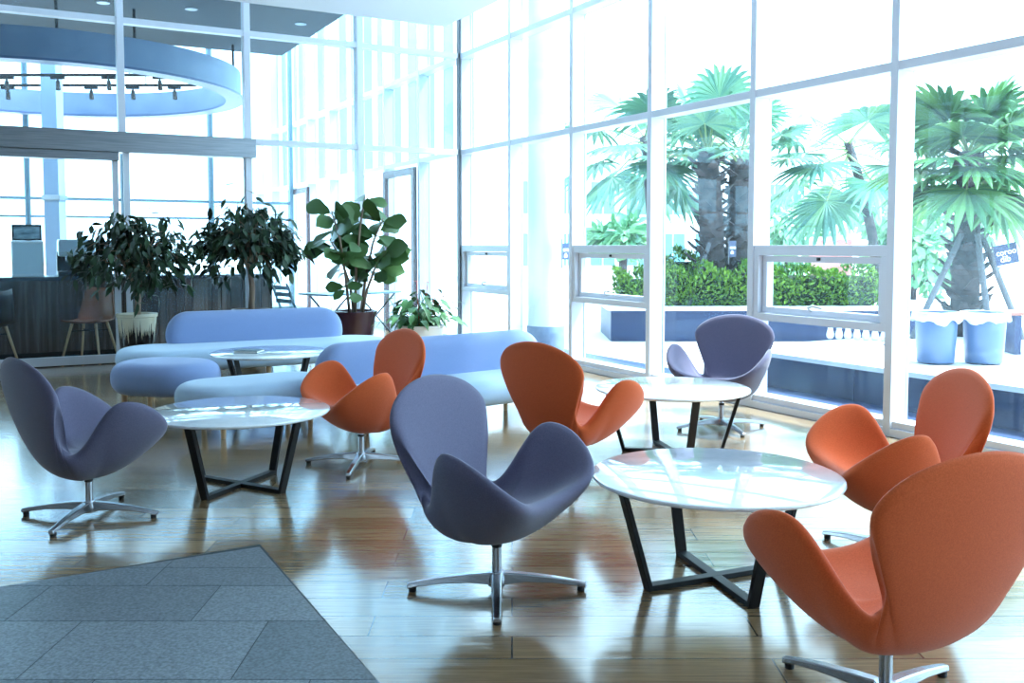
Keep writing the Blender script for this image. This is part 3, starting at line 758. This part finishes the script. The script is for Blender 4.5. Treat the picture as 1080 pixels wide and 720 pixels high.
# planter bed with hedges
pl = root('raised_planter', (0, 0, 0), 0, 'long dark granite planter bed with white coping under the hedges outside', 'planter')
MB().box((1.35, 12.9, -.06), (5.9, 14.4, .36)).build('wall', M_GRANITE, pl)
MB().box((1.30, 12.85, .36), (5.95, 14.45, .42)).build('coping', M_COPING, pl, bevel=.01)
M_HEDGE = leafmat('hedge_leaf', (.03, .12, .02), (.22, .42, .05), .5)
def hedge(x0, x1, y0, y1, z0, z1, label, seed, nl=2600):
    r = root('hedge', ((x0+x1)/2, (y0+y1)/2, z0), 0, label, 'hedge'); rn = random.Random(seed)
    hx, hy, h = (x1-x0)/2, (y1-y0)/2, z1-z0
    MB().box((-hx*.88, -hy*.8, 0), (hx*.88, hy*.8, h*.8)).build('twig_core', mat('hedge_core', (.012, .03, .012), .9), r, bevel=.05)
    f = MB()
    for i in range(nl):
        fx, fy, fz = rn.uniform(-1, 1), rn.uniform(-1, 1), rn.random()
        side = rn.random()
        if side < .45: fy = -1+rn.random()*.2
        elif side < .8: fz = 1-rn.random()*.15
        else: fx = math.copysign(1-rn.random()*.15, fx)
        lump = .08*math.sin(fx*7+seed)+.06*math.sin(fx*13+2*seed)
        b = Vector((fx*hx, fy*hy, max(.02, fz*(h+lump-.03))))
        n_ = Vector((fx*.5, fy, fz*1.2-.2)).normalized()
        f.leaf(b, n_+Vector((rn.gauss(0, .6), rn.gauss(0, .6), rn.gauss(0, .5)+.5)), (rn.gauss(0, 1), rn.gauss(0, 1), 1), rn.uniform(.05, .09), rn.uniform(.022, .04), .2, shape=(.1, .9, .9, .05))
    f.build('foliage', M_HEDGE, r)
hedge(1.45, 2.12, 12.95, 13.7, .42, .86, 'short clipped hedge seen low in the vent window left of the grey-violet chair', 1, 1500)
hedge(2.15, 3.35, 12.95, 13.8, .42, .93, 'clipped hedge beneath the shaggy palm trunks', 2)
hedge(3.55, 5.1, 12.95, 13.8, .42, .92, 'clipped hedge framed by the right vent window', 3)
hedge(2.2, 3.2, 13.85, 14.4, .42, 1.15, 'taller sprawling shrub behind the hedge at the shaggy palm trunks', 4, 1500)

# palms
M_TRUNK = noisy('palm_bark', (.028, .024, .03), (.10, .085, .085), 9, .9, .6, 20, .02)
M_FROND = leafmat('palm_frond', (.05, .16, .07), (.17, .36, .12), .45)
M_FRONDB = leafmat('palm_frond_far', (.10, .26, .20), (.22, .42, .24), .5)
M_PETI = mat('palm_petiole', (.22, .30, .12), .5)
def fan_frond(par, base, az, el, pet, rl, m, seed, nseg=22, spread=2.35, droop=.35):
    rn = random.Random(seed)
    d = Vector((math.cos(az)*math.cos(el), math.sin(az)*math.cos(el), math.sin(el)))
    side = Vector((-math.sin(az), math.cos(az), 0)); up = side.cross(d)*-1
    if up.z < 0: up = -up
    b = Vector(base); end = b + d*pet - Vector((0, 0, pet*.12))
    mb = MB(); mb.cur = 1; mb.tube([b, b+d*pet*.5, end], [.018, .014, .010], 6); mb.cur = 0
    d2 = (d - Vector((0, 0, .25))).normalized()
    for i in range(nseg):
        u = -1+2*(i+.5)/nseg; a = u*spread/1.0
        dirv = (d2*math.cos(a)+side*math.sin(a)+up*(.10*math.cos(a))).normalized()
        L = rl*(1-.22*abs(u)**2)*rn.uniform(.92, 1.06)
        wd = 2*L*math.sin(spread/nseg)*.62
        nx = dirv.cross(up).normalized(); n2 = nx.cross(dirv)
        vs = []
        for t, w in ((.02, .04), (.3, .34), (.55, .52), (.78, .36), (1, .03)):
            c = end + dirv*(L*t) - Vector((0, 0, 1))*(droop*L*max(0, t-.35)**2*1.6) 
            ww = wd*w
            vs += [c-nx*ww-n2*ww*.45, c, c+nx*ww-n2*ww*.45]
        mb.add(vs, sum([[(k*3, k*3+1, k*3+4, k*3+3), (k*3+1, k*3+2, k*3+5, k*3+4)] for k in range(4)], []))
    return mb.build('frond', [m, M_PETI], par)
def palm(label, loc, h, rt, nf, pet, rl, m, seed, lean=(0, 0), boots=True, els=(-.7, 1.3), azs=None, cat='palm tree', bootz=(0, 1)):
    r = root('palm_tree', loc, 0, label, cat); rn = random.Random(seed)
    pts = [Vector((lean[0]*t*t, lean[1]*t*t, h*t)) for t in (0, .25, .5, .75, 1)]
    tb = MB().tube(pts, [rt*1.1, rt, rt*.95, rt*.9, rt*.8], 14)
    tb.build('trunk', M_TRUNK, r, smooth=True)
    if boots:
        bm_ = MB(); nb = int(h*30)
        for i in range(nb):
            t = bootz[0]+(bootz[1]-bootz[0])*i/nb; a = i*2.399
            c = Vector((lean[0]*t*t, lean[1]*t*t, h*t)); o = Vector((math.cos(a), math.sin(a), 0))
            L = rn.uniform(.13, .2)*(1.35 if t < .35 else 1)
            bm_.leaf(c+o*rt*.75, o+Vector((0, 0, .12)), (0, 0, 1), L, .15, -.5, fold=.3, shape=(.8, .9, .7, .35))
        q = bm_.build('leaf_stub', M_TRUNK, r); q['kind'] = 'stuff'; sd = q.modifiers.new('thick', 'SOLIDIFY'); sd.thickness = .018
    for i in range(nf):
        el = els[1]+(els[0]-els[1])*(i+.5)/nf; az = i*2.399+rn.uniform(-.3, .3)
        if azs: az = rn.uniform(*azs)
        fan_frond(r, pts[-1]+Vector((0, 0, -.12*(1-el))), az, el+rn.uniform(-.1, .1), pet*rn.uniform(.8, 1.15), rl*rn.uniform(.85, 1.1), m, seed*100+i)
    return r
palm('stout fan palm with spiky stubby trunk outside, held by three wooden props', (5.00, 10.45, DK), 2.02, .145, 24, .48, .66, M_FROND, 4, els=(-.7, 1.2))
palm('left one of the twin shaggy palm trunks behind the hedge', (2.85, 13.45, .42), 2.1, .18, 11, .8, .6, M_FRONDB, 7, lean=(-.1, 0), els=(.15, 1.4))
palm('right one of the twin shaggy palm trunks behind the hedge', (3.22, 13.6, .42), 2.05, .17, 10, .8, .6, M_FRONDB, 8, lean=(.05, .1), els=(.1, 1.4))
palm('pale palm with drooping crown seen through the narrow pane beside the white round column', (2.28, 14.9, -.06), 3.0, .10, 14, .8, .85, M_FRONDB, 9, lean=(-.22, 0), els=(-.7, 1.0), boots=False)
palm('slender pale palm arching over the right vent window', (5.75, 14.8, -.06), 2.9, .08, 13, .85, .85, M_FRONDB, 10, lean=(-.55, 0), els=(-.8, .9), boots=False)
# props of the stout palm
M_PROP = noisy('grey_timber', (.09, .10, .12), (.16, .17, .19), 8, .8, sc=(1, 1, .2))
for i, (x, y, lab) in enumerate(((4.30, 10.15, 'left leaning wooden prop of the stout palm'), (5.42, 10.0, 'right leaning wooden prop of the stout palm'), (5.02, 9.9, 'upright front wooden prop of the stout palm'))):
    p = root('tree_prop', (x, y, DK), 0, lab, 'tree prop'); 
    tx, ty = 5.0+(x-5.0)*.16, 10.45+(y-10.45)*.42
    MB().tube([(0, 0, 0), (tx-x, ty-y, 1.12)], .032, 10).build('pole', M_PROP, p); 
    MB().tube([(tx-x-.01, ty-y, 1.0), (tx-x+.01, ty-y, 1.04)], .045, 10).build('lashing', M_BLACK, p)
p = root('tree_prop', (2.42, 12.98, .43), 0, 'long slanting wooden prop leaning on the twin shaggy palms', 'tree prop')
MB().tube([(0, 0, 0), (.42, .4, 1.02)], .03, 10).build('pole', M_PROP, p); MB().tube([(.4, .38, .95), (.42, .4, .98)], .042, 10).build('lashing', M_BLACK, p)

# little dark signs with white writing
M_NAVY = mat('navy_sign', (.012, .03, .10), .5)
M_WHITE = mat('white_lettering', (.9, .92, .95), .6)
def text_part(par, s, size, loc, bold=.01):
    cu = bpy.data.curves.new('lettering', 'FONT'); cu.body = s; cu.size = size; cu.align_x = 'CENTER'; cu.align_y = 'CENTER'; cu.extrude = .001; cu.offset = bold*size*.8
    t_ = bpy.data.objects.new('tmp', cu); COL.objects.link(t_)
    bpy.context.view_layer.update()
    me = bpy.data.meshes.new_from_object(t_.evaluated_get(bpy.context.evaluated_depsgraph_get())); bpy.data.objects.remove(t_)
    me.materials.clear(); me.materials.append(M_WHITE)
    o = bpy.data.objects.new('lettering', me); COL.objects.link(o); o.parent = par
    o.rotation_euler = (PI/2, 0, 0); o.location = loc
def sign(loc, rz, tilt, label, w=.24, h=.22, post=None):
    r = root('flag_sign', loc, rz, label, 'sign'); r.rotation_euler = (0, tilt, rz)
    MB().box((-w/2, -.006, -h/2), (w/2, .006, h/2)).build('panel', M_NAVY, r)
    text_part(r, 'coroo', w*.36, (0, -.0075, .022), .008); text_part(r, 'dib', w*.38, (-.02, -.0075, -.048), .008)
    MB().tube([(-w/2-.01, 0, -h/2-.1), (-w/2-.01, 0, h/2+.05)], .008, 6).build('staff', M_PROP, r)
sign((5.05, 9.70, 1.16), rad(0), rad(-12), 'navy square sign with white lettering beside the right prop of the stout palm', .235, .21)
sign((3.04, 13.10, 1.20), rad(50), 0, 'navy sign with white lettering tied between the twin shaggy palm trunks', .20, .22)
sign((.62, 10.92, 1.18), rad(62), 0, 'navy sign with white lettering fixed beside the white round column', .20, .19)

# white round column outside with grey base
oc = root('round_column', (.40, 11.25, -.06), 0, 'thick white round column with grey stone base just outside the glass', 'column')
shade_auto(MB().lathe([(.215, .36), (.215, 5.4)], 48).build('shaft', mat('column_white', (.85, .88, .9), .5), oc))
shade_auto(MB().lathe([(.225, 0), (.225, .36)], 48).build('base', noisy('grey_stone', (.16, .22, .33), (.25, .31, .42), 12, .5), oc))

# lined bins on the deck
M_LINER = glass('clear_liner', (.75, .86, .97), .30, .8)
M_BIN = mat('grey_blue_bin', (.09, .16, .30), .35)
for i, (x, y, lab) in enumerate(((3.60, 8.02, 'round blue-grey bin with draped clear liner, nearer the window mullion'), (4.0, 8.0, 'round blue-grey bin with draped clear liner, below the navy sign'))):
    b = root('lined_bin', (x, y, DK+.012), 0, lab, 'bin')
    q = MB().lathe([(0, 0), (.145, 0), (.15, .01), (.17, .40), (.178, .405), (.178, .42), (.165, .42), (.16, .39), (.14, .02), (0, .02)], 40).build('body', M_BIN, b); shade_auto(q, 40)
    rn = random.Random(i+3); lin = MB(); vs = []; ns = 48
    drops = [.05+.05*abs(math.sin(j*.41+i*2))*abs(math.sin(j*.13+i))+rn.uniform(0, .015) for j in range(ns)]
    for lv in range(4):
        for j in range(ns):
            a = 2*PI*j/ns; t = lv/3
            rr = .182+.012*t+.008*math.sin(j*1.3+i); vs.append((rr*math.cos(a), rr*math.sin(a), .428-drops[j]*t))
    lin.add(vs, [(l*ns+j, l*ns+(j+1) % ns, (l+1)*ns+(j+1) % ns, (l+1)*ns+j) for l in range(3) for j in range(ns)])
    lo = lin.build('liner', mat('white_liner', (.75, .84, .9), .4), b, smooth=True); q = lo.modifiers.new('thick', 'SOLIDIFY'); q.thickness = .003
# row of small white round pots
pw = None
for i in range(7):
    lab = 'small white round-bottomed pot in the row on the terrace below the right vent window'
    if pw is None:
        pw = root('white_pot', (0, 0, 0), 0); q = MB().lathe([(0, 0), (.022, .0), (.036, .02), (.040, .045), (.034, .075), (.026, .10), (.028, .115), (.020, .115), (.018, .09), (0, .08)], 24).build('body', mat('white_glaze', (.85, .9, .92), .4), pw, smooth=True)
        o = pw
    else: o = dup(pw)
    o.location = (3.42+i*.079, 10.15-.045*i, DK); tag(o, lab, 'pot', 'row of small white pots outside')
pt = root('terrace_post', (3.76, 9.45, DK), 0, 'thin dark post standing on the terrace near the row of white pots', 'post')
MB().box((-.012, -.012, .01), (.012, .012, .26)).build('shaft', M_NAVY, pt); MB().lathe([(.04, 0), (.04, .01)], 16).build('foot', M_NAVY, pt)
# wooden bench at the right
bn = root('slatted_bench', (5.15, 8.75, DK), rad(-8), 'reddish wooden slatted bench partly hidden behind the lined bins', 'bench')
M_RW = noisy('reddish_timber', (.30, .12, .09), (.42, .20, .15), 6, .6, sc=(.4, 6, 6))
for i in range(4): MB().box((-.6, -.2+i*.10, .36), (.6, -.12+i*.10, .39)).build('slat', M_RW, bn)
for x in (-.5, .5): MB().box((x-.03, -.18, 0), (x+.03, .18, .36)).build('leg', M_NAVY, bn)

# distant white building, trees
bd = root('office_building', (6.5, 36, -.06), rad(12), 'low white building with rows of blue-green windows in the distance', 'building')
MB().box((-7, 0, 0), (4.5, 6, 4.2)).build('wall', mat('building_white', (.8, .82, .84), .8), bd)
MB().box((-7.2, -.3, 4.2), (4.7, 6.2, 4.5)).build('roof', M_COPING, bd)
M_FARGL = mat('far_window_glass', (.12, .30, .36), .15)
for j in range(2):
    for i in range(8):
        x = -6.5+i*1.38; f = MB().box((x, -.06, .5+j*1.9), (x+1.05, -.002, 1.8+j*1.9)).build('window', M_FRAME, bd)
        MB().box((x+.06, -.075, .56+j*1.9), (x+.50, -.062, 1.74+j*1.9)).box((x+.55, -.075, .56+j*1.9), (x+.99, -.062, 1.74+j*1.9)).build('pane', M_FARGL, f)
M_FARL = leafmat('far_tree_leaf', (.10, .28, .16), (.24, .44, .22), .6)
def tree(label, loc, h, cr, seed, n_=900, name='tree'):
    r = root(name, loc, 0, label, 'tree'); rn = random.Random(seed)
    MB().tube([(0, 0, 0), (.05, 0, h-cr*.8), (0, 0, h)], [.12, .09, .03], 8).build('trunk', M_TRUNK, r, smooth=True)
    f = MB(); lumps = [(Vector((rn.gauss(0, .55), rn.gauss(0, .55), rn.gauss(0, .4)))*cr+Vector((0, 0, h)), cr*rn.uniform(.4, .6)) for i in range(9)]
    for i in range(n_):
        c, q = rn.choice(lumps); v = Vector((rn.gauss(0, 1), rn.gauss(0, 1), rn.gauss(0, 1))).normalized()
        f.leaf(c+v*q*rn.uniform(.6, 1.05), v+Vector((0, 0, -.4)), (rn.gauss(0, 1), rn.gauss(0, 1), 1), rn.uniform(.25, .4), rn.uniform(.14, .22), .2, shape=(.1, .9, .8, .05))
    f.build('crown', M_FARL, r)
tree('distant round tree directly above the right vent window', (8.6, 30, -.06), 1.6, 1.4, 31)
tree('distant tree far behind the stout palm and its navy sign', (13.6, 31, -.06), 2.0, 1.7, 33)
tree('small distant tree seen between the window mullion and the stout palm trunk', (9.7, 23, -.06), 1.6, 1.1, 34)
tree('small round pale green tree in front of the white building', (2.42, 21, -.06), 1.5, .42, 35, 500)
rs_ = root('pink_kiosk', (8.2, 24.0, -.06), rad(5), 'small pink-red kiosk far away above the right vent window', 'kiosk')
MB().box((-.42, 0, 0), (.42, .7, 1.45)).build('body', mat('pink_red_paint', (.62, .25, .24), .6), rs_); MB().box((-.5, -.1, 1.45), (.5, .8, 1.52)).build('roof', M_COPING, rs_)

# ------------------------------------------------------------------ light, camera
w = bpy.data.worlds.new('sky'); SC.world = w; w.use_nodes = True
bg = w.node_tree.nodes['Background']; bg.inputs['Color'].default_value = (.58, .83, 1.0, 1); bg.inputs['Strength'].default_value = 3.4
sl = bpy.data.lights.new('sun', 'SUN'); sl.energy = 7.5; sl.angle = rad(6); sl.color = (.93, .98, 1)
so = bpy.data.objects.new('sun', sl); COL.objects.link(so)
sd = Vector((.50, .12, .86)).normalized()                # towards the sun
so.rotation_euler = sd.to_track_quat('Z', 'Y').to_euler(); so.location = (8, 4, 12)

cam = bpy.data.cameras.new('camera'); co_ = bpy.data.objects.new('camera', cam); COL.objects.link(co_)
cam.sensor_fit = 'HORIZONTAL'; cam.sensor_width = 36; cam.lens = 1000/1080*36
cam.shift_y = -42/1080; cam.clip_end = 500
co_.location = (0, 0, 1.25); co_.rotation_euler = (rad(90-3.4), 0, 0)
SC.camera = co_
vs_ = SC.view_settings; vs_.view_transform = 'Standard'; vs_.look = 'None'; vs_.exposure = 1.08; vs_.gamma = 1; vs_.use_curve_mapping = False
cy = SC.cycles
cy.max_bounces = 10; cy.transparent_max_bounces = 40; cy.diffuse_bounces = 5; cy.glossy_bounces = 5; cy.caustics_reflective = False; cy.caustics_refractive = False
cy.sample_clamp_indirect = 8
cy.use_denoising = True
